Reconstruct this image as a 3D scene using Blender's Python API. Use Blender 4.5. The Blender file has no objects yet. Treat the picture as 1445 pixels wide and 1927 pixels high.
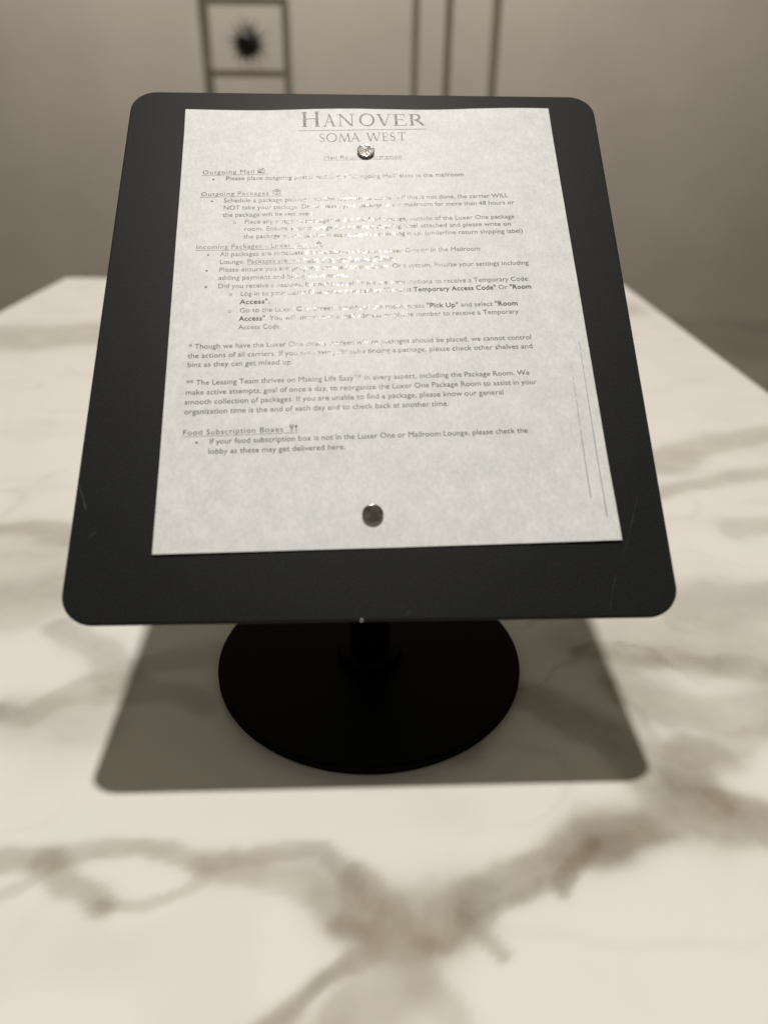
import bpy, bmesh, math, random
import numpy as np
from mathutils import Vector, Matrix
from mathutils import noise as mnoise

random.seed(7)
scene = bpy.context.scene
C = scene.collection
MM = 0.001
TOP = 0.9                      # height of the counter top above the floor

# ------------------------------------------------------------------ camera
F_PX, PITCH, ROLL = 1389.38, 0.4997, 0.0116
cam_d = bpy.data.cameras.new('camera')
cam = bpy.data.objects.new('camera', cam_d)
C.objects.link(cam)
fw = Vector((0, math.cos(PITCH), -math.sin(PITCH)))
up = Vector((0, math.sin(PITCH), math.cos(PITCH)))
ri = Vector((1, 0, 0))
cr = ri * math.cos(ROLL) + up * math.sin(ROLL)
cu = up * math.cos(ROLL) - ri * math.sin(ROLL)
m = Matrix.Identity(4)
for i in range(3):
    m[i][0], m[i][1], m[i][2] = cr[i], cu[i], -fw[i]
m[2][3] = TOP + 0.302
cam.matrix_world = m
cam_d.sensor_fit = 'HORIZONTAL'
cam_d.sensor_width = 36.0
cam_d.lens = F_PX / 1445 * 36.0
cam_d.clip_start, cam_d.clip_end = 0.02, 60
cam_d.dof.use_dof = True
cam_d.dof.focus_distance = 0.416
cam_d.dof.aperture_fstop = 5.1
scene.camera = cam

# ------------------------------------------------------------------ world and lamps
w = bpy.data.worlds.new('World')
scene.world = w
w.use_nodes = True
bg = w.node_tree.nodes['Background']
bg.inputs['Color'].default_value = (1.0, 0.91, 0.70, 1)
bg.inputs['Strength'].default_value = 0.165
scene.view_settings.view_transform = 'Standard'
scene.view_settings.look = 'None'
scene.view_settings.exposure = 0.04
scene.view_settings.gamma = 1.0

def spot(name, loc, target, watts, deg, radius, col, blend=0.6):
    l = bpy.data.lights.new(name, 'SPOT')
    l.energy, l.spot_size, l.spot_blend, l.shadow_soft_size, l.color = watts, math.radians(deg), blend, radius, col
    o = bpy.data.objects.new(name, l)
    C.objects.link(o)
    o.location = loc
    o.rotation_euler = (Vector(target) - Vector(loc)).to_track_quat('-Z', 'Y').to_euler()
    return o
WARM = (1.0, 0.962, 0.90)
spot('ceiling_downlight', (-0.036, 0.423, TOP + 0.302 + 3.046), (-0.036, 0.55, TOP), 372, 66, 0.085, WARM, 0.75)
spot('wall_fill_spot', (-1.1, 3.1, 4.1), (-1.0, 4.9, 1.4), 355, 150, 0.10, WARM, 1.0)  # unseen spot added to wash the left of the back wall with light
spot('wall_fill_spot', (1.3, 3.1, 4.1), (1.2, 4.9, 1.4), 220, 150, 0.10, WARM, 1.0)  # second added spot, evens out the wall's brightness on the right

# ------------------------------------------------------------------ materials
class NT:
    def __init__(s, name):
        s.m = bpy.data.materials.new(name)
        s.m.use_nodes = True
        s.t = s.m.node_tree
        s.b = s.t.nodes['Principled BSDF']
    def n(s, typ, **kw):
        nd = s.t.nodes.new(typ)
        for k, v in kw.items():
            if k in nd.inputs: nd.inputs[k].default_value = v
            else: setattr(nd, k, v)
        return nd
    def l(s, a, b): s.t.links.new(a, b)
    def noise(s, scale, detail=3, rough=0.5, coord='Object', stretch=None):
        tc = s.n('ShaderNodeTexCoord')
        nz = s.n('ShaderNodeTexNoise', Scale=scale, Detail=detail, Roughness=rough)
        if stretch:
            mp = s.n('ShaderNodeMapping', Scale=stretch)
            s.l(tc.outputs[coord], mp.inputs['Vector']); s.l(mp.outputs['Vector'], nz.inputs['Vector'])
        else:
            s.l(tc.outputs[coord], nz.inputs['Vector'])
        return nz.outputs['Fac']
    def ramp(s, fac, stops):
        r = s.n('ShaderNodeValToRGB')
        e = r.color_ramp.elements
        while len(e) < len(stops): e.new(0.5)
        for el, (p, c) in zip(e, stops):
            el.position = p
            el.color = (*c, 1) if not isinstance(c, float) else (c, c, c, 1)
        s.l(fac, r.inputs['Fac'])
        return r.outputs['Color']
    def mix(s, fac, a, b, blend='MIX'):
        mx = s.n('ShaderNodeMix', data_type='RGBA', blend_type=blend)
        for inp, v in ((mx.inputs[0], fac), (mx.inputs[6], a), (mx.inputs[7], b)):
            if isinstance(v, (float, int)): inp.default_value = v
            elif isinstance(v, tuple): inp.default_value = (*v, 1)
            else: s.l(v, inp)
        return mx.outputs[2]
    def bump(s, h, strength, dist):
        b = s.n('ShaderNodeBump', Strength=strength, Distance=dist)
        s.l(h, b.inputs['Height'])
        s.l(b.outputs['Normal'], s.b.inputs['Normal'])
        return b
    def set(s, **kw):
        for k, v in kw.items():
            k = k.replace('_', ' ')
            s.b.inputs[k].default_value = (*v, 1) if isinstance(v, tuple) else v
        return s.m

# white marble with taupe veins: the vein strength comes from the slab's own "vein" attribute
t = NT('marble')
at = t.n('ShaderNodeAttribute', attribute_name='vein')
tone = t.ramp(t.noise(9, 4, 0.55), [(0.3, (0.735, 0.712, 0.665)), (0.5, (0.775, 0.733, 0.69)), (0.72, (0.74, 0.735, 0.70))])
vcol = t.ramp(t.noise(22, 4, 0.55), [(0.32, (0.165, 0.13, 0.085)), (0.52, (0.235, 0.195, 0.13)), (0.7, (0.32, 0.28, 0.205))])
fac = t.n('ShaderNodeMath', operation='MULTIPLY')
t.l(at.outputs['Fac'], fac.inputs[0])
br = t.ramp(t.noise(34, 4, 0.5), [(0.3, 0.78), (0.65, 1.0)])
t.l(br, fac.inputs[1])
t.l(t.mix(fac.outputs[0], tone, vcol), t.b.inputs['Base Color'])
M_marble = t.set(Roughness=0.26, Specular_IOR_Level=0.4)

t = NT('black_powder_coat')
g = t.noise(1000, 3, 0.8)
col = t.ramp(g, [(0.35, (0.0075, 0.0081, 0.0081)), (0.55, (0.0115, 0.0122, 0.0121)), (0.72, (0.027, 0.028, 0.0278))])
t.l(col, t.b.inputs['Base Color'])
vo = t.n('ShaderNodeTexNoise', Scale=1700, Detail=3)
tc = t.n('ShaderNodeTexCoord'); t.l(tc.outputs['Object'], vo.inputs['Vector'])
t.bump(vo.outputs['Fac'], 0.35, 0.00006)
t.l(t.ramp(t.noise(14, 4, 0.6), [(0.3, 0.44), (0.7, 0.49)]), t.b.inputs['Roughness'])
M_plate = t.set(Specular_IOR_Level=0.10)
t = NT('black_base_coat')
t.bump(t.noise(700, 2), 0.2, 0.0001)
M_base = t.set(Base_Color=(0.0014, 0.0014, 0.0014), Roughness=0.6, Specular_IOR_Level=0.05)
M_chip = NT('bare_metal_chip').set(Base_Color=(0.75, 0.74, 0.7), Roughness=0.35, Metallic=0.6)
M_scratch = NT('scuffed_coat').set(Base_Color=(0.11, 0.11, 0.105), Roughness=0.6)
M_scratch2 = NT('faint_scuffed_coat').set(Base_Color=(0.034, 0.034, 0.033), Roughness=0.6)

t = NT('office_paper')
a = t.ramp(t.noise(95, 6, 0.7), [(0.32, (0.70, 0.71, 0.718)), (0.5, (0.75, 0.755, 0.752)), (0.68, (0.815, 0.815, 0.81))])
f = t.ramp(t.noise(620, 4, 0.7, stretch=(1, 0.6, 1)), [(0.3, 0.83), (0.7, 1.0)])
t.l(t.mix(1.0, a, f, 'MULTIPLY'), t.b.inputs['Base Color'])
t.bump(t.noise(520, 4, 0.65), 0.45, 0.00012)
M_paper = t.set(Roughness=0.46, Specular_IOR_Level=0.3)

def toner(name, base, lo, hi, spec=0.4):
    t = NT(name)
    n1 = t.noise(900, 3, 0.6)
    t.l(t.ramp(n1, [(0.38, base), (0.66, tuple(min(1, c * 2.4 + .02) for c in base))]), t.b.inputs['Base Color'])
    t.bump(t.noise(1100, 3, 0.6), 0.5, 0.00007)
    t.l(t.ramp(t.noise(330, 2), [(0.35, lo), (0.65, hi)]), t.b.inputs['Roughness'])
    t.b.inputs['Specular IOR Level'].default_value = spec
    return t.m
M_toner = toner('toner', (0.016, 0.016, 0.017), 0.20, 0.50)
M_bold = toner('dense_toner', (0.008, 0.008, 0.009), 0.22, 0.36, 0.12)
M_grey = toner('grey_toner', (0.17, 0.165, 0.158), 0.45, 0.55, 0.2)

t = NT('nickel')
t.bump(t.noise(750, 4, 0.7), 0.4, 0.00004)
t.l(t.ramp(t.noise(900, 3), [(0.3, 0.08), (0.7, 0.15)]), t.b.inputs['Roughness'])
t.l(t.ramp(t.noise(380, 4), [(0.35, (0.22, 0.20, 0.175)), (0.65, (0.38, 0.37, 0.355))]), t.b.inputs['Base Color'])
M_magnet = t.set(Metallic=1.0)

t = NT('plaster')
t.l(t.ramp(t.noise(1.3, 4, 0.55), [(0.3, (0.37, 0.325, 0.285)), (0.7, (0.43, 0.38, 0.33))]), t.b.inputs['Base Color'])
M_wall = t.set(Roughness=0.85)
t = NT('floor_stone')
t.l(t.ramp(t.noise(2.0, 4, 0.5), [(0.3, (0.17, 0.145, 0.12)), (0.7, (0.22, 0.19, 0.16))]), t.b.inputs['Base Color'])
M_floor = t.set(Roughness=0.45)
M_cab = NT('cabinet_paint').set(Base_Color=(0.12, 0.10, 0.085), Roughness=0.5)
M_steel = NT('grey_rack_metal').set(Base_Color=(0.56, 0.53, 0.49), Roughness=0.45)
M_bronze = NT('aged_bronze_rack_metal').set(Base_Color=(0.64, 0.58, 0.51), Roughness=0.5)
M_shelf = NT('brown_shelf_wood').set(Base_Color=(0.42, 0.34, 0.27), Roughness=0.5)
M_pale = NT('pale_wood').set(Base_Color=(0.50, 0.43, 0.36), Roughness=0.6)
M_spike = NT('black_sculpture_metal').set(Base_Color=(0.008, 0.008, 0.008), Roughness=0.5)

# ------------------------------------------------------------------ helpers
def link(name, me, mat, parent=None, kind=None):
    if mat: me.materials.append(mat)
    o = bpy.data.objects.new(name, me)
    C.objects.link(o)
    if parent: o.parent = parent
    if kind: o['kind'] = kind
    return o
def tag(o, label, cat, group=None):
    o['label'] = label; o['category'] = cat
    if group: o['group'] = group
    return o
def empty(name, mat4):
    o = bpy.data.objects.new(name, None)
    o.empty_display_size = 0.05
    C.objects.link(o)
    o.matrix_world = mat4
    return o
def mesh(name, vs, fs, smooth=False):
    me = bpy.data.meshes.new(name)
    me.from_pydata([tuple(v) for v in vs], [], fs)
    if smooth: me.shade_smooth()
    me.update()
    return me
def from_bm(name, bm, smooth=False):
    bmesh.ops.recalc_face_normals(bm, faces=bm.faces)
    me = bpy.data.meshes.new(name)
    bm.to_mesh(me); bm.free()
    if smooth: me.shade_smooth()
    return me
def add_box(bm, c, s, bev=0.0, rot=None):
    r = bmesh.ops.create_cube(bm, size=1.0)
    vs = r['verts']
    for v in vs: v.co = Vector((v.co.x * s[0], v.co.y * s[1], v.co.z * s[2]))
    if rot is not None:
        for v in vs: v.co = rot @ v.co
    for v in vs: v.co += Vector(c)
    if bev:
        es = list({e for v in vs for e in v.link_edges})
        bmesh.ops.bevel(bm, geom=es, offset=bev, segments=2, affect='EDGES', profile=0.5)
def box(name, c, s, mat, parent=None, bev=0.0, rot=None, kind=None):
    bm = bmesh.new(); add_box(bm, c, s, bev, rot)
    return link(name, from_bm(name, bm), mat, parent, kind)
def lathe(name, prof, mat, parent, seg=96, smooth=True):
    vs, fs = [], []
    for r, z in prof:
        for k in range(seg):
            a = 2 * math.pi * k / seg
            vs.append((r * math.cos(a), r * math.sin(a), z))
    n = len(prof)
    for i in range(n - 1):
        for k in range(seg):
            k2 = (k + 1) % seg
            fs.append((i * seg + k, i * seg + k2, (i + 1) * seg + k2, (i + 1) * seg + k))
    fs.append(tuple(reversed(range(seg)))); fs.append(tuple((n - 1) * seg + k for k in range(seg)))
    me = mesh(name, vs, fs)
    for p in me.polygons: p.use_smooth = smooth and abs(p.normal.z) < 0.98
    return link(name, me, mat, parent)

# ------------------------------------------------------------------ the room
def slab(name, x0, x1, y0, y1, z0, z1, mat):
    return box(name, ((x0+x1)/2, (y0+y1)/2, (z0+z1)/2), (x1-x0, y1-y0, z1-z0), mat, kind='structure')
slab('floor', -8, 8, -3, 4.9, -0.1, 0, M_floor)
slab('back_wall', -8, 8, 4.9, 5.1, -0.1, 4.4, M_wall)

# ------------------------------------------------------------------ marble topped island
VEINS=[
 ([(0.19, 0.24), (0.176, 0.243), (0.16, 0.247), (0.145, 0.25), (0.121, 0.24), (0.098, 0.228), (0.079, 0.22), (0.058, 0.207), (0.038, 0.199), (0.019, 0.191), (0.006, 0.188)], 0.0074, 0.9),
 ([(0.16, 0.247), (0.154, 0.261), (0.165, 0.279), (0.174, 0.286)], 0.0084, 0.75),
 ([(0.165, 0.279), (0.194, 0.3), (0.223, 0.31)], 0.0052, 0.45),
 ([(0.161, 0.279), (0.151, 0.293), (0.145, 0.322), (0.137, 0.339)], 0.0047, 0.35),
 ([(0.101, 0.23), (0.088, 0.216), (0.081, 0.205)], 0.0032, 0.85),
 ([(0.082, 0.21), (0.066, 0.203), (0.047, 0.193), (0.028, 0.186)], 0.0024, 0.55),
 ([(0.156, 0.258), (0.129, 0.248), (0.107, 0.236)], 0.0109, 0.45),
 ([(-0.017, 0.199), (-0.003, 0.195), (0.011, 0.195), (0.033, 0.193)], 0.0113, 0.6),
 ([(-0.019, 0.19), (-0.003, 0.188), (0.015, 0.188), (0.035, 0.192)], 0.0025, 0.9),
 ([(0.006, 0.185), (0.006, 0.17), (-0.002, 0.156), (-0.01, 0.145)], 0.0126, 0.65),
 ([(-0.005, 0.183), (-0.015, 0.17), (-0.031, 0.158), (-0.048, 0.149)], 0.0038, 0.8),
 ([(0.015, 0.183), (0.018, 0.166), (0.029, 0.149)], 0.0052, 0.45),
 ([(0.035, 0.194), (0.048, 0.181), (0.054, 0.174)], 0.0022, 0.6),
 ([(-0.013, 0.214), (-0.003, 0.204), (0.006, 0.197)], 0.0038, 0.6),
 ([(-0.176, 0.219), (-0.151, 0.217), (-0.136, 0.222), (-0.11, 0.226), (-0.095, 0.224), (-0.075, 0.214)], 0.0034, 0.6),
 ([(-0.075, 0.214), (-0.062, 0.221), (-0.046, 0.227), (-0.028, 0.225), (-0.015, 0.214), (-0.012, 0.199), (-0.017, 0.19)], 0.0036, 0.5),
 ([(-0.151, 0.217), (-0.136, 0.204), (-0.12, 0.198)], 0.0043, 0.75),
 ([(-0.12, 0.198), (-0.097, 0.196), (-0.082, 0.201), (-0.07, 0.212)], 0.0022, 0.45),
 ([(-0.166, 0.197), (-0.155, 0.205), (-0.149, 0.215)], 0.002, 0.35),
 ([(-0.061, 0.214), (-0.043, 0.209), (-0.022, 0.199)], 0.0058, 0.4),
 ([(-0.068, 0.214), (-0.047, 0.219), (-0.028, 0.217)], 0.0068, 0.3),
 ([(0.076, 0.334), (0.103, 0.312), (0.125, 0.293), (0.135, 0.278)], 0.010, 0.75),
 ([(0.128, 0.369), (0.178, 0.365), (0.209, 0.36), (0.24, 0.348)], 0.0076, 0.6),
 ([(0.132, 0.385), (0.194, 0.382), (0.249, 0.368)], 0.019, 0.5),
 ([(0.147, 0.34), (0.167, 0.322), (0.194, 0.314), (0.227, 0.319)], 0.010, 0.55),
 ([(0.204, 0.422), (0.24, 0.429), (0.281, 0.436)], 0.016, 0.55),
 ([(0.247, 0.593), (0.306, 0.621), (0.378, 0.646)], 0.008, 0.5),
 ([(0.262, 0.655), (0.305, 0.688), (0.36, 0.717), (0.423, 0.745)], 0.0128, 0.55),
 ([(0.287, 0.527), (0.327, 0.537)], 0.0082, 0.35),
 ([(-0.318, 0.513), (-0.287, 0.52), (-0.252, 0.51), (-0.219, 0.498), (-0.179, 0.508)], 0.0092, 0.5),
 ([(-0.295, 0.466), (-0.254, 0.463), (-0.205, 0.457)], 0.0327, 0.38),
 ([(-0.27, 0.412), (-0.244, 0.419), (-0.214, 0.439)], 0.0188, 0.35),
 ([(-0.214, 0.39), (-0.188, 0.368), (-0.156, 0.342)], 0.0068, 0.5),
 ([(-0.22, 0.307), (-0.196, 0.306), (-0.186, 0.321), (-0.175, 0.332), (-0.145, 0.335), (-0.103, 0.318)], 0.0059, 0.5),
 ([(-0.216, 0.299), (-0.189, 0.304), (-0.161, 0.308)], 0.014, 0.35),
 ([(-0.605, 1.085), (-0.507, 1.077), (-0.43, 1.104), (-0.275, 1.168), (-0.021, 1.087), (0.24, 1.225), (0.393, 1.307)], 0.0392, 0.55),
 ([(-0.15, 0.354), (-0.107, 0.365), (-0.05, 0.336), (-0.005, 0.315), (0.041, 0.291)], 0.0069, 0.4),
]
X0, X1, Y0, Y1 = -0.640, 0.470, -0.45, 1.515
isl = empty('marble_island', Matrix.Translation((0, 0, 0)))
tag(isl, 'long island counter with white marble top and taupe veins under the sign stand', 'table')
def value_noise(X, Y, s, seed):
    rng = np.random.RandomState(seed)
    G = rng.rand(64, 64)
    x, y = X / s + 31.3, Y / s + 17.7
    xi, yi = np.floor(x).astype(int), np.floor(y).astype(int)
    fx, fy = x - xi, y - yi
    fx, fy = fx * fx * (3 - 2 * fx), fy * fy * (3 - 2 * fy)
    g = lambda a, b: G[a % 64, b % 64]
    return (g(xi, yi) * (1 - fx) + g(xi + 1, yi) * fx) * (1 - fy) + (g(xi, yi + 1) * (1 - fx) + g(xi + 1, yi + 1) * fx) * fy - 0.5
xs = np.concatenate([np.arange(X0, -0.36, 0.008), np.arange(-0.36, 0.36, 0.0028), np.arange(0.36, X1, 0.008), [X1]])
ys = np.concatenate([np.arange(Y0, 0.10, 0.02), np.arange(0.10, 0.60, 0.0028), np.arange(0.60, Y1, 0.007), [Y1]])
GX, GY = np.meshgrid(xs, ys)
ex = GX + 0.012 * value_noise(GX, GY, 0.035, 1) + 0.0042 * value_noise(GX, GY, 0.014, 2) + 0.0018 * value_noise(GX, GY, 0.006, 21)
ey = GY + 0.012 * value_noise(GX, GY, 0.035, 3) + 0.0042 * value_noise(GX, GY, 0.014, 4) + 0.0018 * value_noise(GX, GY, 0.006, 23)
inv = np.ones_like(GX)
for pts, hw, s in VEINS:
    D = np.full(GX.shape, 9.0)
    for (ax, ay), (bx, by) in zip(pts[:-1], pts[1:]):
        dx, dy = bx - ax, by - ay
        tt = np.clip(((ex - ax) * dx + (ey - ay) * dy) / (dx * dx + dy * dy), 0, 1)
        D = np.minimum(D, np.hypot(ex - ax - tt * dx, ey - ay - tt * dy))
    wloc = 1.4 * hw * (1 + 0.7 * value_noise(GX, GY, max(0.02, hw * 4), 5))
    core = np.exp(-(D / wloc) ** 2)
    edge = np.exp(-((D - wloc * 0.8) / (wloc * 0.35)) ** 2)
    inv *= 1 - np.clip(s * (0.84 * core + 0.24 * edge), 0, 0.97)
vein = (1 - inv)
vein += 0.16 * np.clip(value_noise(ex, ey * 1.5, 0.05, 8) * 2.2 - 0.35, 0, 1)
ridge = 1 - np.abs(value_noise(ex, ey * 1.7, 0.085, 9)) * 2
vein += 0.22 * np.clip((ridge - 0.93) / 0.07, 0, 1) * np.clip(0.5 + 2 * value_noise(ex, ey, 0.16, 10), 0, 1)
vein = np.clip(vein, 0, 1)
ny, nx = GX.shape
vs = np.stack([GX.ravel(), GY.ravel(), np.full(GX.size, TOP)], 1)
idx = np.arange(GX.size).reshape(ny, nx)
quads = np.stack([idx[:-1, :-1], idx[:-1, 1:], idx[1:, 1:], idx[1:, :-1]], -1).reshape(-1, 4)
ring = list(idx[0, :]) + list(idx[1:, -1]) + list(idx[-1, -2::-1]) + list(idx[-2:0:-1, 0])
# eased edge, side and underside of the slab
cx, cy = (X0 + X1) / 2, (Y0 + Y1) / 2
allv = [vs]; faces = quads.tolist(); vv = list(vein.ravel())
prev = ring; base = len(vs)
for out, dz in ((0.0016, -0.0007), (0.0023, -0.0023), (0.0023, -0.038)):
    ringv = []
    for i in ring:
        x, y = vs[i][0], vs[i][1]
        ox = out if abs(x - X1) < 1e-6 else (-out if abs(x - X0) < 1e-6 else 0)
        oy = out if abs(y - Y1) < 1e-6 else (-out if abs(y - Y0) < 1e-6 else 0)
        ringv.append((x + ox, y + oy, TOP + dz))
    allv.append(np.array(ringv)); vv += [vv[i] for i in ring]
    cur = list(range(base, base + len(ring))); base += len(ring)
    n = len(ring)
    for k in range(n):
        faces.append([prev[k], cur[k], cur[(k + 1) % n], prev[(k + 1) % n]])
    prev = cur
faces.append(prev)
me = mesh('countertop', np.concatenate(allv), faces)
att = me.attributes.new('vein', 'FLOAT', 'POINT')
att.data.foreach_set('value', np.array(vv, dtype=np.float32))
link('countertop', me, M_marble, isl)
box('cabinet', (cx, cy, 0.48), (X1 - X0 - 0.06, Y1 - Y0 - 0.06, 0.763), M_cab, isl)
box('plinth', (cx, cy, 0.05), (X1 - X0 - 0.16, Y1 - Y0 - 0.16, 0.099), M_cab, isl)

# ------------------------------------------------------------------ sign stand
YAW, TILT = 0.0437, 0.695
U = Vector((math.cos(YAW), math.sin(YAW), 0))
Vh = Vector((-math.sin(YAW), math.cos(YAW), 0))
V = Vh * math.cos(TILT) + Vector((0, 0, 1)) * math.sin(TILT)
N = U.cross(V)
PC = Vector((-0.0091, 0.3908, TOP + 0.302 - 0.0962))           # centre of the plate's face
def frame(o, a, b, c):
    m = Matrix.Identity(4)
    for i in range(3): m[i][0], m[i][1], m[i][2], m[i][3] = a[i], b[i], c[i], o[i]
    return m
BX, BY = -0.0080, 0.3605
stand = empty('sign_stand', frame(Vector((BX, BY, TOP)), U, Vh, Vector((0, 0, 1))))
tag(stand, 'black powder coated sign stand with tilted rounded plate on a round base', 'sign stand')
R = 0.0922
lathe('base', [(R - 0.006, 0.0003), (R - 0.0008, 0.0006), (R, 0.0016), (R, 0.0046), (R - 0.0006, 0.0056), (R - 0.0018, 0.006), (0.03, 0.006), (0.001, 0.006)], M_base, stand, 160)
lathe('collar', [(0.0195, 0.006), (0.0195, 0.0105), (0.0185, 0.0118), (0.0135, 0.0122), (0.001, 0.0122)], M_base, stand, 64)
lathe('pole', [(0.0122, 0.0121), (0.0122, 0.157), (0.011, 0.1585), (0.001, 0.1585)], M_base, stand, 64)
inv_stand = stand.matrix_world.inverted()
head = empty('plate_mount', Matrix.Identity(4))
head.parent = stand
# plate frame expressed in the stand's space
PM = inv_stand @ frame(PC, U, V, N)
def plate_obj(name, me, mat, extra=None):
    o = link(name, me, mat, stand)
    o.matrix_local = PM @ extra if extra else PM
    return o
def rrect(w, h, r, z, seg=14):
    pts = []
    for (sx, sy, a0) in ((1, 1, 0), (-1, 1, 90), (-1, -1, 180), (1, -1, 270)):
        for k in range(seg + 1):
            a = math.radians(a0 + 90 * k / seg)
            pts.append((sx * (w / 2 - r) + r * math.cos(a), sy * (h / 2 - r) + r * math.sin(a), z))
    return pts
PW, PH, PR = 0.2790, 0.3259, 0.0148
loops = [rrect(PW - 2 * i, PH - 2 * i, PR - i, z) for i, z in
         ((0.0010, 0), (0.0004, -0.00025), (0.0, -0.0009), (0.0, -0.0021), (0.0004, -0.0027), (0.001, -0.003))]
vs, fs = [], []
for lp in loops: vs += lp
n = len(loops[0])
for i in range(len(loops) - 1):
    for k in range(n):
        k2 = (k + 1) % n
        fs.append((i * n + k, (i + 1) * n + k, (i + 1) * n + k2, i * n + k2))
fs.append(tuple(range(n))); fs.append(tuple(reversed([(len(loops) - 1) * n + k for k in range(n)])))
me = mesh('plate', vs, fs)
plate_obj('plate', me, M_plate)
bm = bmesh.new()
add_box(bm, (0, -0.040, -0.0055), (0.075, 0.075, 0.005), 0.001)
plate_obj('mounting_plate', from_bm('mounting_plate', bm), M_base)
bm = bmesh.new()
add_box(bm, (0, -0.040, -0.0165), (0.034, 0.040, 0.0168), 0.002)
plate_obj('hinge_block', from_bm('hinge_block', bm), M_base)
bpy.data.objects.remove(head)
def ribbon(pts, w, z, taper=True):
    """thin flat strip along pts (x, y in metres)"""
    vs, fs = [], []
    n = len(pts)
    for i, (x, y) in enumerate(pts):
        a = Vector(pts[max(0, i - 1)]); b = Vector(pts[min(n - 1, i + 1)])
        d = (b - a).normalized(); nn = Vector((-d.y, d.x))
        ww = (w[i] if isinstance(w, (list, tuple)) else w) / 2 * (0.35 if taper and i in (0, n - 1) else 1)
        vs += [(x + nn.x * ww, y + nn.y * ww, z), (x - nn.x * ww, y - nn.y * ww, z)]
    for i in range(n - 1): fs.append((2 * i, 2 * i + 1, 2 * i + 3, 2 * i + 2))
    return vs, fs
def wob(pts, amp, k=5):
    out = []
    for (a, b) in zip(pts[:-1], pts[1:]):
        for j in range(k):
            f = j / k
            out.append(((a[0] + (b[0] - a[0]) * f + random.uniform(-amp, amp)) * MM, (a[1] + (b[1] - a[1]) * f + random.uniform(-amp, amp)) * MM))
    out.append((pts[-1][0] * MM, pts[-1][1] * MM))
    return out
for pts, wd, mt in (
    ([(-139.2, -93.6), (-137.3, -98.1), (-135.4, -103.0), (-133.4, -108.6)], 0.16, M_scratch),
    ([(-131.2, -123.1), (-129.6, -121.1), (-127.5, -119.4)], 0.20, M_scratch2),
    ([(15.4, -158.3), (15.0, -159.6), (14.1, -160.8)], 0.22, M_scratch2),
    ([(128.1, -102.7), (123.5, -116), (119.4, -127.0), (115.5, -136)], 0.14, M_scratch2),
    ([(111.8, -143.1), (108.6, -152), (106.8, -160.0)], 0.18, M_scratch2)):
    v, f = ribbon(wob(pts, 0.12), [wd * MM * random.uniform(0.4, 1.3) for _ in range(5 * (len(pts) - 1) + 1)], 0.00004)
    plate_obj('scratch', mesh('scratch', v, f), mt)
# paint chip on the lower edge
chip = [(-6.3, -162.3), (-6.1, -162.1), (-5.9, -161.7), (-5.7, -161.9), (-5.5, -162.1), (-5.2, -162.3)]
vs = [(x * MM, y * MM, 0.00005) for x, y in chip] + [(x * MM, -0.16302, -0.0008) for x, _ in chip] + [((x * .7 - 1.7) * MM, -0.16302, -0.0017) for x, _ in chip]
fs = [tuple(reversed(range(6)))] + [(k, k + 1, k + 7, k + 6) for k in range(5)] + [(k + 6, k + 7, k + 13, k + 12) for k in range(5)]
plate_obj('paint_chip', mesh('paint_chip', vs, fs), M_chip)
# dust specks on the coating
bm = bmesh.new()
for k in range(34):
    px_, py_ = random.uniform(-.136, .136), random.uniform(-.159, .159)
    if abs(px_ - .005) < .113 and abs(py_ - .010) < .145: continue
    r = bmesh.ops.create_icosphere(bm, subdivisions=1, radius=random.uniform(.00006, .00016))
    for v in r['verts']: v.co = Vector((v.co.x + px_, v.co.y + py_, v.co.z * .5 + .00005))
plate_obj('dust', from_bm('dust', bm), M_scratch)['kind'] = 'stuff'

# ------------------------------------------------------------------ printed sheet
PHI = 0.0205
SC = PC + U * 0.00513 + V * 0.01021
SX = U * math.cos(PHI) + V * math.sin(PHI)
SY = V * math.cos(PHI) - U * math.sin(PHI)
paper = empty('printed_notice', frame(SC, SX, SY, N))
tag(paper, 'white printed mail room notice held to the black plate by two magnets', 'paper sheet')
HW, HH = 0.10875, 0.1389
def sm(a, b, x):
    t = min(1, max(0, (x - a) / (b - a)))
    return t * t * (3 - 2 * t)
def lift(x, y):
    h = 0.00028
    h += 0.0006 * sm(0.098, HH, -y) * (0.25 + 0.75 * sm(0.0, 0.09, abs(x)))      # lower edge and corners
    h += 0.0003 * sm(0.070, HW, abs(x)) * (0.6 + 0.4 * math.sin(y * 38 + 1))
    h += 0.0010 * sm(0.118, HH, y) * (0.5 + 0.5 * math.sin(x * 62 + 2.6))
    h += 0.00022 * mnoise.noise(Vector((x * 34, y * 34, 3.1)))
    return h
TH = 0.00011
nx_, ny_ = 70, 90
vs, fs = [], []
for z in (TH, 0):
    for j in range(ny_ + 1):
        for i in range(nx_ + 1):
            x, y = -HW + 2 * HW * i / nx_, -HH + 2 * HH * j / ny_
            vs.append((x, y, lift(x, y) + z))
W1 = nx_ + 1; NB = W1 * (ny_ + 1)
for j in range(ny_):
    for i in range(nx_):
        a = j * W1 + i
        fs.append((a, a + 1, a + 1 + W1, a + W1))
        fs.append((a + NB, a + W1 + NB, a + 1 + W1 + NB, a + 1 + NB))
rim = [i for i in range(W1)] + [j * W1 + nx_ for j in range(1, ny_ + 1)] + [ny_ * W1 + i for i in range(nx_ - 1, -1, -1)] + [j * W1 for j in range(ny_ - 1, 0, -1)]
for k in range(len(rim)):
    a, b = rim[k], rim[(k + 1) % len(rim)]
    fs.append((a, a + NB, b + NB, b))
me = mesh('sheet', vs, fs)
for p in me.polygons: p.use_smooth = abs(p.normal.z) > 0.5
rs = set(rim) | {i + NB for i in rim}
for e in me.edges: e.use_edge_sharp = e.vertices[0] in rs and e.vertices[1] in rs
link('sheet', me, M_paper, paper)

def onto(vs, dz=0.00005):
    return [(x, y, lift(x, y) + TH + dz + z) for x, y, z in vs]

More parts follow.
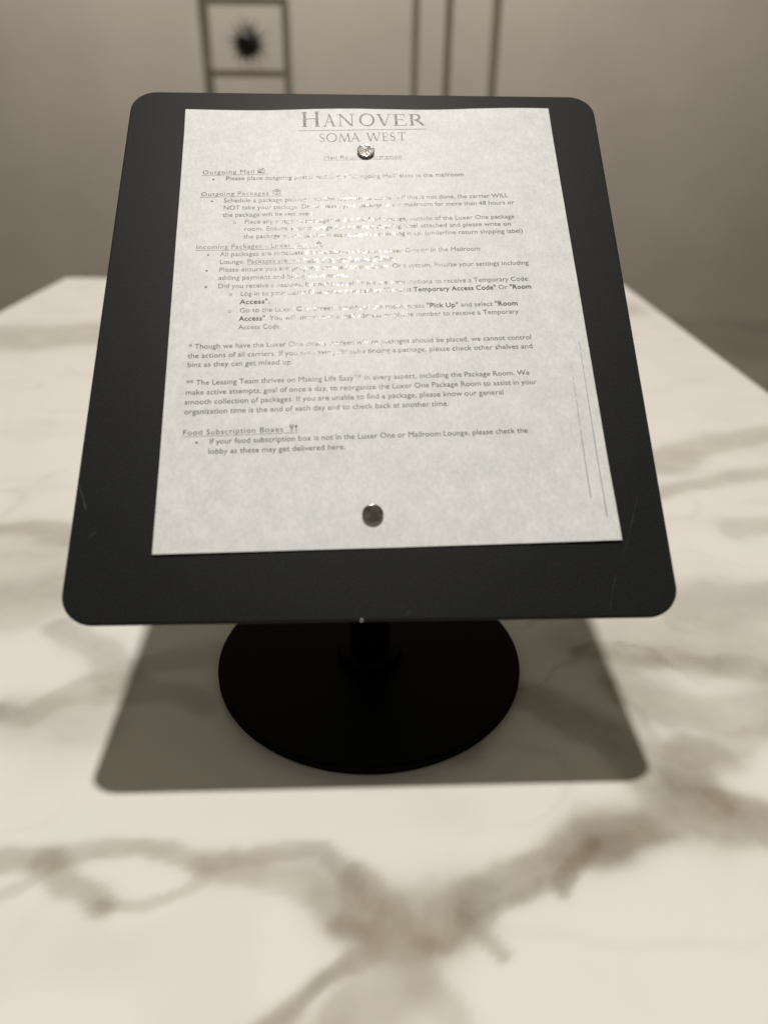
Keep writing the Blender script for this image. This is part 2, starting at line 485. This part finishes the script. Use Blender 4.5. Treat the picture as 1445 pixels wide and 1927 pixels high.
# glyphs of the text: one mesh per character, laid out line by line
fcache = {}
def raw(body, off):
    c = bpy.data.curves.new('glyph', 'FONT')
    c.body = body; c.size = 1.0; c.offset = off; c.resolution_u = 3
    o = bpy.data.objects.new('glyph', c)
    me = bpy.data.meshes.new_from_object(o)
    v = np.array([p.co[:] for p in me.vertices]) if len(me.vertices) else np.zeros((0, 3))
    f = [tuple(p.vertices) for p in me.polygons]
    bpy.data.meshes.remove(me); bpy.data.objects.remove(o); bpy.data.curves.remove(c)
    return v, f
BAR = None
def glyph(ch, off):
    global BAR
    if BAR is None: BAR = raw('||', 0)[0][:, 0].max()
    if (ch, off) not in fcache:
        adv = raw('|' + ch + '|', 0)[0][:, 0].max() - BAR
        v, f = raw(ch, off) if ch.strip() else (np.zeros((0, 3)), [])
        fcache[(ch, off)] = (v, f, adv)
    return fcache[(ch, off)]
CAP = raw('H', 0)[0][:, 1].max()
REG, BOLD = 0.0, 0.014
def text_mesh(name, s, p0, p1, cap=2.75, track=0.0, off=REG):
    """s from p0 to p1 (mm, on its baseline); * switches bold on and off; returns regular and bold mesh data"""
    x, bold, run = 0.0, False, 0
    items = []
    for ch in s:
        if ch == '*' and '**' not in s and s[:2] != '* ':
            bold = not bold; run += 1; continue
        v, f, adv = glyph(ch, BOLD if bold else off)
        items.append((v, f, x, (run, bold))); x += adv + track + (0.02 if bold else 0)
    total = max(v[:, 0].max() + xx for v, f, xx, b in items if len(v))
    L = math.hypot(p1[0] - p0[0], p1[1] - p0[1])
    ang = math.atan2(p1[1] - p0[1], p1[0] - p0[0])
    kx, ky = L / total, cap / CAP
    ca, sa = math.cos(ang), math.sin(ang)
    out = {}
    for v, f, xx, b in items:
        vs, fs = out.setdefault(b, ([], [])); n0 = len(vs)
        for q in v:
            X, Y = (q[0] + xx) * kx, q[1] * ky
            vs.append(((p0[0] + X * ca - Y * sa) * MM, (p0[1] + X * sa + Y * ca) * MM, 0))
        fs += [tuple(n0 + i for i in p) for p in f]
    return out
def put(name, s, p0, p1, **kw):
    for (_, b), (vs, fs) in text_mesh(name, s, p0, p1, **kw).items():
        if vs: link('bold_text' if b else name, mesh(name, onto(vs), fs), M_bold if b else M_toner, paper)
def rule(name, a, b, w=0.16, mat=None, dz=0.0):
    n = 14
    pts = [((a[0] + (b[0] - a[0]) * i / n) * MM, (a[1] + (b[1] - a[1]) * i / n) * MM) for i in range(n + 1)]
    v, f = ribbon(pts, w * MM, dz, False)
    link(name, mesh(name, onto(v), [tuple(reversed(q)) for q in f]), mat or M_toner, paper)

LINES = [
 ("Please place outgoing postal mail in the \"Outgoing Mail\" slots in the mailroom", -83.5, 84.35, 53.0),
 ("Schedule a package pick-up with the appropriate carrier - If this is not done, the carrier WILL", -84.0, 68.1, 77.2),
 ("NOT take your package. Do not leave your package in the mailroom for more than 48 hours or", -84.0, 62.9, 80.1),
 ("the package will be removed.", -84.2, 57.8, -33.65),
 ("Place any outgoing packages within the Mail Lounge, outside of the Luxer One package", -72.1, 52.9, 79.1),
 ("room. Ensure your package has a return shipping label attached and please write on", -72.2, 47.8, 76.4),
 ("the package which carrier is supposed to be picking it up. (underline return shipping label)", -72.3, 42.55, 82.55),
 ("All packages are anticipated to be placed inside the Luxer One or in the Mailroom", -84.7, 30.6, 57.5),
 ("Lounge. Packages are not housed in the Leasing Office.", -84.7, 25.4, 10.0),
 ("Please ensure you are properly enrolled to the Luxer One system. Finalize your settings including", -84.8, 20.2, 83.4),
 ("adding payment and billing information.", -85.0, 14.85, -15.6),
 ("Did you receive a package, but not a code? There are some options to receive a Temporary Code:", -85.0, 9.4, 82.4),
 ("Log-in to your Luxer One account and select \"Request *Temporary Access Code\"* Or *\"Room*", -73.0, 4.35, 82.9),
 ("*Access\".*", -73.2, -0.95, -57.4),
 ("Go to the Luxer One Screen outside of the room, press *\"Pick Up\"* and select *\"Room*", -73.1, -6.3, 74.3),
 ("*Access\"*. You will enter your e-mail address or phone number to receive a Temporary", -73.3, -11.6, 74.3),
 ("Access Code.", -73.4, -16.9, -51.3),
 ("* Though we have the Luxer One clearly marked where packages should be placed, we cannot control", -98.3, -28.4, 79.1),
 ("the actions of all carriers. If you are having difficulty finding a package, please check other shelves and", -98.5, -33.9, 79.1),
 ("bins as they can get mixed up.", -98.5, -39.2, -45.4),
 ("** The Leasing Team thrives on Making Life Easy\u2122 in every aspect, including the Package Room. We", -98.4, -49.8, 75.7),
 ("make active attempts, goal of once a day, to reorganize the Luxer One Package Room to assist in your", -98.5, -55.4, 78.9),
 ("smooth collection of packages. If you are unable to find a package, please know our general", -98.7, -60.9, 61.0),
 ("organization time is the end of each day and to check back at another time.", -98.6, -66.4, 32.7),
 ("If your food subscription box is not in the Luxer One or Mailroom Lounge, please check the", -85.6, -83.0, 71.0),
 ("lobby as these may get delivered here.", -85.9, -88.4, -19.7),
]
SK = math.tan(0.0128)
for s, x0, y0, x1 in LINES:
    put('text_line', s, (x0, y0), (x1, y0 + (x1 - x0) * SK), cap=2.9)
put('heading', "Mail Room Information", (-27.65, 99.85), (17.76, 100.55), cap=2.7, track=0.05)
put('heading', "Outgoing Mail", (-96.8, 89.0), (-67.6, 89.45), cap=2.9, track=0.06, off=-0.004)
put('heading', "Outgoing Packages", (-96.9, 72.75), (-59.0, 73.45), cap=2.9, track=0.06, off=-0.004)
put('heading', "Incoming Packages - Luxer One", (-97.7, 35.35), (-36.8, 36.4), cap=2.9, track=0.06, off=-0.004)
put('heading', "Food Subscription Boxes", (-98.6, -78.0), (-50.0, -77.2), cap=2.95, track=0.06, off=-0.004)
rule('underline', (-27.72, 99.1), (18.36, 99.95))
rule('underline', (-97.1, 88.1), (-60.35, 88.8))
rule('underline', (-97.35, 71.9), (-51.5, 72.8))
rule('underline', (-97.95, 34.45), (-29.2, 35.6))
rule('underline', (-69.8, 24.9), (9.96, 26.1))
rule('underline', (-98.9, -78.85), (-42.3, -77.9))
def disc(cx, cy, r, n=14):
    return [((cx + r * math.cos(2 * math.pi * k / n)) * MM, (cy + r * math.sin(2 * math.pi * k / n)) * MM, 0) for k in range(n)], [tuple(range(n))]
def ringm(cx, cy, r, w, n=16):
    vs, fs = [], []
    for k in range(n):
        a = 2 * math.pi * k / n
        for rr in (r - w / 2, r + w / 2): vs.append(((cx + rr * math.cos(a)) * MM, (cy + rr * math.sin(a)) * MM, 0))
    for k in range(n):
        k2 = (k + 1) % n
        fs.append((2 * k, 2 * k + 1, 2 * k2 + 1, 2 * k2))
    return vs, fs
for x, y in [(-90.35, 85.2), (-90.5, 69.0), (-91.0, 31.4), (-91.2, 20.9), (-91.3, 10.2), (-91.6, -82.1)]:
    v, f = ringm(x, y, 0.42, 0.42, 12)
    link('bullet', mesh('bullet', onto(v), f), M_toner, paper)
for x, y in [(-77.3, 53.7), (-78.1, 5.3), (-78.2, -5.4)]:
    v, f = ringm(x, y, 0.72, 0.24)
    link('bullet', mesh('bullet', onto(v), f), M_toner, paper)
for x, y, r in [(-71.1, 97, .22), (-87.8, -42.7, .2), (39.9, -41.5, .2), (99.6, 83.3, .22), (99.1, 81.3, .26), (98.6, 82.2, .16), (80.2, 132.9, .18), (90, 34.4, .18), (98.05, -43.8, .2), (97.95, -45.6, .16), (-92, -129, .14), (14, -70.5, .15), (78.2, 47.4, .14), (20, -128, .14)]:
    v, f = disc(x, y, r, 8)
    link('toner_speck', mesh('toner_speck', onto(v), f), M_toner, paper)

# copier streaks down the right margin
def streak(a, b, breaks):
    n = 40
    for i in range(n):
        f0, f1 = i / n, (i + 1) / n
        if any(lo < (f0 + f1) / 2 < hi for lo, hi in breaks): continue
        g = 0.08 if random.random() < 0.35 else 0
        P = lambda f: ((a[0] + (b[0] - a[0]) * f) * MM, (a[1] + (b[1] - a[1]) * f) * MM)
        v, q = ribbon([P(f0), P(f1 - g / n)], (0.13 + 0.15 * f0) * MM, 0, False)
        yield onto(v), [tuple(reversed(t)) for t in q]
for a, b, br_ in (((104.1, -28.2), (103.5, -127.1), [(0.06, 0.08)]), ((97.95, -49.4), (97.15, -117.1), [(0.03, 0.05), (0.17, 0.19), (0.42, 0.44)])):
    vs, fs = [], []
    for v, q in streak(a, b, br_):
        fs += [tuple(i + len(vs) for i in t) for t in q]; vs += v
    link('copier_streak', mesh('copier_streak', vs, fs), M_bold, paper)

# ---- serif lettering of the letterhead, from strokes with their own widths
class Let:
    def __init__(s): s.v, s.f, s.z = [], [], 0
    def poly(s, pts):
        n0 = len(s.v); s.z += 1
        a = sum(pts[i][0] * pts[(i + 1) % len(pts)][1] - pts[(i + 1) % len(pts)][0] * pts[i][1] for i in range(len(pts)))
        if a < 0: pts = pts[::-1]
        s.v += [(x, y, s.z * 0.0000015) for x, y in pts]; s.f.append(tuple(range(n0, n0 + len(pts))))
    def bar(s, x0, y0, x1, y1, w):           # stem or diagonal, horizontally w thick
        s.poly([(x0 - w / 2, y0), (x0 + w / 2, y0), (x1 + w / 2, y1), (x1 - w / 2, y1)])
    def hair(s, x0, x1, y, t=0.035): s.poly([(x0, y - t / 2), (x1, y - t / 2), (x1, y + t / 2), (x0, y + t / 2)])
    def path(s, fn, n=22):
        P = [fn(i / n) for i in range(n + 1)]     # x, y, width
        L, Rr = [], []
        for i, (x, y, w) in enumerate(P):
            a, b = P[max(0, i - 1)], P[min(n, i + 1)]
            dx, dy = b[0] - a[0], b[1] - a[1]; d = math.hypot(dx, dy) or 1
            L.append((x - dy / d * w / 2, y + dx / d * w / 2)); Rr.append((x + dy / d * w / 2, y - dx / d * w / 2))
        s.z += 1
        n0 = len(s.v)
        for p, q in zip(L, Rr): s.v += [(*p, s.z * 0.0000015), (*q, s.z * 0.0000015)]
        for i in range(n): s.f.append((n0 + 2 * i, n0 + 2 * i + 1, n0 + 2 * i + 3, n0 + 2 * i + 2))
def serif_letter(ch, tw, tn):
    """ch drawn in a box 1 high; returns Let and its width; tw thick stroke, tn hairline"""
    l = Let(); s = 0.07
    H_ = lambda a, b, y: l.hair(a, b, y, tn)
    if ch == 'H':
        W = 1.15
        for x in (0.24, 0.91):
            l.bar(x, 0, x, 1, tw); H_(x - tw / 2 - s, x + tw / 2 + s, tn / 2); H_(x - tw / 2 - s, x + tw / 2 + s, 1 - tn / 2)
        H_(0.24, 0.91, 0.52)
    elif ch == 'A':
        W = 1.1
        l.bar(0.16, 0, 0.53, 1.0, tn * 1.3); l.bar(0.86, 0, 0.50, 1.02, tw)
        H_(0.30, 0.75, 0.36); H_(0.02, 0.30, tn / 2); H_(0.72, 1.06, tn / 2)
    elif ch == 'N':
        W = 1.15
        l.bar(0.2, 0, 0.2, 0.98, tn * 1.5); l.bar(0.16, 1.0, 0.94, 0.0, tw); l.bar(0.95, 0, 0.95, 1.0, tn * 1.5)
        H_(0.06, 0.34, tn / 2); H_(0.02, 0.24, 1 - tn / 2); H_(0.81, 1.09, 1 - tn / 2)
    elif ch == 'O':
        W = 1.12
        l.path(lambda t: (0.56 + 0.47 * math.cos(2 * math.pi * t), 0.5 + 0.49 * math.sin(2 * math.pi * t), tn * 1.2 + (tw - tn * 1.2) * abs(math.cos(2 * math.pi * t + 0.25)) ** 1.5), 44)
    elif ch == 'V':
        W = 1.1
        l.bar(0.2, 1.0, 0.56, 0.0, tw); l.bar(0.93, 1.0, 0.58, 0.0, tn * 1.3)
        H_(0.03, 0.36, 1 - tn / 2); H_(0.79, 1.07, 1 - tn / 2)
    elif ch == 'E':
        W = 0.85
        l.bar(0.2, 0, 0.2, 1, tw)
        H_(0.04, 0.70, 1 - tn / 2); H_(0.2, 0.58, 0.52); H_(0.04, 0.76, tn / 2)
        l.bar(0.70, 0.80, 0.70, 1.0, tn); l.bar(0.58, 0.42, 0.58, 0.62, tn); l.bar(0.76, 0.0, 0.80, 0.22, tn)
    elif ch == 'R':
        W = 1.0
        l.bar(0.2, 0, 0.2, 1, tw); H_(0.04, 0.2, 1 - tn / 2); H_(0.04, 0.36, tn / 2)
        l.path(lambda t: (0.42 + 0.27 * math.sin(math.pi * t) + 0.0, 0.74 + 0.24 * math.cos(math.pi * t), tn + (tw - tn) * math.sin(math.pi * t) ** 1.4))
        H_(0.2, 0.43, 0.98); H_(0.2, 0.43, 0.50)
        l.path(lambda t: (0.42 + 0.46 * t, 0.50 - 0.50 * t + 0.06 * math.sin(math.pi * t), tw * 0.9)); H_(0.80, 1.02, tn / 2)
    elif ch == 'S':
        W = 0.72
        def fs_(t):
            if t < 0.5:
                a = math.radians(35 + 235 * t * 2); return (0.36 + 0.24 * math.cos(a), 0.74 + 0.24 * math.sin(a), tn + (tw - tn) * max(0, math.sin(math.pi * (t * 1.1))) ** 2)
            a = math.radians(90 - 235 * (t - 0.5) * 2); return (0.36 + 0.26 * math.cos(a), 0.26 + 0.24 * math.sin(a), tn + (tw - tn) * max(0, math.sin(math.pi * (1 - (1 - t) * 1.1))) ** 2)
        l.path(fs_, 40)
        l.bar(0.58, 0.78, 0.58, 0.98, tn); l.bar(0.10, 0.02, 0.10, 0.26, tn)
    elif ch == 'M':
        W = 1.3
        l.bar(0.14, 0, 0.26, 1, tn * 1.4); l.bar(0.28, 1.0, 0.66, 0.0, tw); l.bar(1.04, 1.0, 0.68, 0.0, tn * 1.3); l.bar(1.16, 0, 1.06, 1, tw)
        H_(0.02, 0.28, tn / 2); H_(1.0, 1.3, tn / 2)
    elif ch == 'W':
        W = 1.65
        l.bar(0.2, 1, 0.5, 0, tw); l.bar(0.8, 1, 0.52, 0, tn * 1.3); l.bar(0.8, 1, 1.12, 0, tw); l.bar(1.44, 1, 1.14, 0, tn * 1.3)
        H_(0.04, 0.36, 1 - tn / 2); H_(0.66, 0.96, 1 - tn / 2); H_(1.30, 1.58, 1 - tn / 2)
    else:
        W = 0.95
        l.bar(0.48, 0, 0.48, 1, tw); H_(0.04, 0.92, 1 - tn / 2); H_(0.32, 0.64, tn / 2)
        l.bar(0.05, 0.78, 0.07, 1.0, tn); l.bar(0.91, 0.78, 0.89, 1.0, tn)
    return l, W
def letterhead(chars, p0, slope, unit, tw, tn):
    """chars: (letter, start px, end px, height) on the photo's own spacing, unit = mm per px"""
    for ch, a, b, h in chars:
        l, W = serif_letter(ch, tw, tn)
        kx = (b - a) * unit / W
        vs = []
        for x, y, z in l.v:
            X = (a * unit) + x * kx; Y = y * h
            vs.append(((p0[0] + X - Y * slope) * MM, (p0[1] + Y + X * slope) * MM, z))
        link('letter', mesh('letter', onto(vs), l.f), M_grey, paper)
letterhead([('H', 0, 205, 11.6), ('A', 218, 352, 9.1), ('N', 358, 532, 9.1), ('O', 568, 724, 9.3), ('V', 736, 888, 9.1), ('E', 898, 1038, 9.1), ('R', 1053, 1212, 9.1)],
           (-41.1, 125.1), 0.0145, 74.0 / 1208, 0.155, 0.042)
letterhead([('S', 0, 54, 6.4), ('O', 64, 174, 6.6), ('M', 182, 302, 6.4), ('A', 298, 402, 6.4), ('W', 448, 604, 6.4), ('E', 606, 672, 6.4), ('S', 684, 738, 6.4), ('T', 762, 840, 6.4)],
           (-29.9, 113.35), 0.0185, 50.8 / 837, 0.13, 0.045)
rule('letterhead_rule', (-41.84, 122.1), (33.41, 123.2), 0.34, M_grey)

# ---- little pictograms beside the headings (stroke drawings on a 1 unit box)
def icon(strokes, x, y, s, w=0.26, fills=()):
    vs, fs = [], []
    for st in strokes:
        v, f = ribbon([((x + a * s) * MM, (y + b * s) * MM) for a, b in st], w * MM, 0, False)
        fs += [tuple(i + len(vs) for i in reversed(q)) for q in f]
        dzz = 0.0000015 * len(fs)
        vs += [(p[0], p[1], dzz) for p in v]
    for fl in fills:
        fs.append(tuple(range(len(vs), len(vs) + len(fl)))); vs += [((x + a * s) * MM, (y + b * s) * MM, 0.000004) for a, b in fl]
    link('pictogram', mesh('pictogram', onto(vs), fs), M_toner, paper)
arc = lambda cx_, cy_, r, a0, a1, n=8: [(cx_ + r * math.cos(math.radians(a0 + (a1 - a0) * i / n)), cy_ + r * math.sin(math.radians(a0 + (a1 - a0) * i / n))) for i in range(n + 1)]
MAILBOX = [arc(0.3, 0.55, 0.25, 0, 180) + [(0.05, 0.1), (0.55, 0.1), (0.55, 0.55)], arc(0.75, 0.6, 0.25, 90, 0) + [(1.0, 0.15), (0.55, 0.1)], [(0.3, 0.82), (0.78, 0.86)], [(0.15, 0.45), (0.45, 0.45)], [(0.7, 0.5), (0.7, 0.95), (0.86, 0.95)]]
icon(MAILBOX, -65.6, 89.4, 4.0, 0.34, [[(0.1, 0.15), (0.5, 0.15), (0.5, 0.4), (0.1, 0.4)]])
BOX = [[(0.5, 1.0), (0.98, 0.76), (0.98, 0.26), (0.5, 0.0), (0.02, 0.26), (0.02, 0.76), (0.5, 1.0)], [(0.02, 0.76), (0.5, 0.52), (0.98, 0.76)], [(0.5, 0.52), (0.5, 0.0)], [(0.26, 0.88), (0.74, 0.62), (0.74, 0.4)]]
icon(BOX, -56.6, 73.6, 4.2, 0.34)
icon([[(0.05, 0.05), (0.95, 0.05), (0.95, 0.6), (0.05, 0.6), (0.05, 0.05)], [(0.05, 0.6), (0.5, 0.3), (0.95, 0.6)], [(0.5, 1.0), (0.5, 0.65), (0.35, 0.8)], [(0.5, 0.65), (0.65, 0.8)]], -33.0, 36.6, 4.0, 0.34)
icon([[(0.3, 0.0), (0.3, 0.5)], [(0.1, 1.0), (0.1, 0.6), (0.3, 0.5), (0.5, 0.6), (0.5, 1.0)], [(0.3, 0.55), (0.3, 1.0)], [(0.85, 0.0), (0.85, 0.55)]], -46.9, -77.3, 4.0, 0.42, [[(0.72, 0.6), (0.84, 0.5), (0.97, 0.6), (0.99, 0.85), (0.86, 1.0), (0.72, 0.86)]])

# ------------------------------------------------------------------ magnets
def magnet(x, y, label, rot):
    z = lift(x * MM, y * MM) + TH + 0.00004
    r, t_ = 0.00500, 0.0017
    prof = [(r - 0.0002, 0), (r, 0.0002), (r, t_ - 0.0004), (r - 0.00012, t_ - 0.00014), (r - 0.00045, t_), (r - 0.0007, t_ - 0.00006), (0.0005, t_ - 0.00006)]
    o = lathe('disc_magnet', prof, M_magnet, None, 72)
    o.matrix_world = frame(SC + SX * x * MM + SY * y * MM + N * z, SX, SY, N) @ Matrix.Rotation(rot, 4, 'Z')
    tag(o, label, 'magnet', 'magnets holding the notice')
    return o
magnet(-3.1, 105.2, 'bright round nickel magnet over the words near the top of the notice', 0.4)
magnet(-7.6, -122.4, 'dark reflecting round magnet on the blank lower margin of the notice', 2.0)

# ------------------------------------------------------------------ racks by the wall
def rack(name, xs_, y, z1, d, mat, label, shelves, top, thick=0.018):
    r = empty(name, Matrix.Translation(((xs_[0] + xs_[-1]) / 2, y, 0)))
    tag(r, label, 'rack', 'tall metal racks by the wall')
    cxx = (xs_[0] + xs_[-1]) / 2; wdt = xs_[-1] - xs_[0]
    for x in xs_:
        for yy in (0, d): box('post', (x - cxx, yy, z1 / 2), (thick, thick, z1), mat, r, 0.002)
    for zz, mt in shelves:
        box('shelf', (0, d / 2, zz), (wdt - thick - 0.002, d, 0.018), mt, r, 0.002)
    if top:
        for yy in (0, d): box('rail', (0, yy, z1 - 0.011), (wdt - thick - 0.001, thick - 0.003, thick - 0.002), mat, r, 0.002)
    return r
rack('metal_rack', (-0.617, -0.345), 2.9, 1.522, 0.07, M_steel, 'light grey open metal rack at the left with a spiky ornament on its shelf', [(1.305, M_shelf), (0.75, M_shelf), (0.22, M_shelf)], True)
rack('metal_rack', (0.086, 0.352), 2.9, 1.95, 0.06, M_bronze, 'taller bare brownish metal rack further right behind the sign', [(0.95, M_shelf), (0.3, M_shelf)], True, 0.022)
box('post', (-0.0205, 0.06, 0.975), (0.022, 0.018, 1.95 - 0.05), M_pale, bpy.data.objects['metal_rack.001'], 0.002)
# spiky ball ornament
bm = bmesh.new()
bmesh.ops.create_icosphere(bm, subdivisions=2, radius=0.04)
for k in range(46):
    zc = 1 - 2 * (k + 0.5) / 46; a = k * 2.39996
    rr = math.sqrt(1 - zc * zc); d = Vector((rr * math.cos(a), rr * math.sin(a), zc))
    L = random.uniform(0.07, 0.10)
    q = d.to_track_quat('Z', 'Y')
    vsn = [bm.verts.new(q @ Vector((0.006 * math.cos(b), 0.006 * math.sin(b), 0.02))) for b in (0, 2.1, 4.2)] + [bm.verts.new(d * L)]
    for i in range(3): bm.faces.new((vsn[i], vsn[(i + 1) % 3], vsn[3]))
orn = link('spiky_ornament', from_bm('spiky_ornament', bm), M_spike)
orn.location = (-0.478, 2.935, 1.39)
tag(orn, 'small black spiky ball ornament standing on the shelf of the left rack', 'ornament')
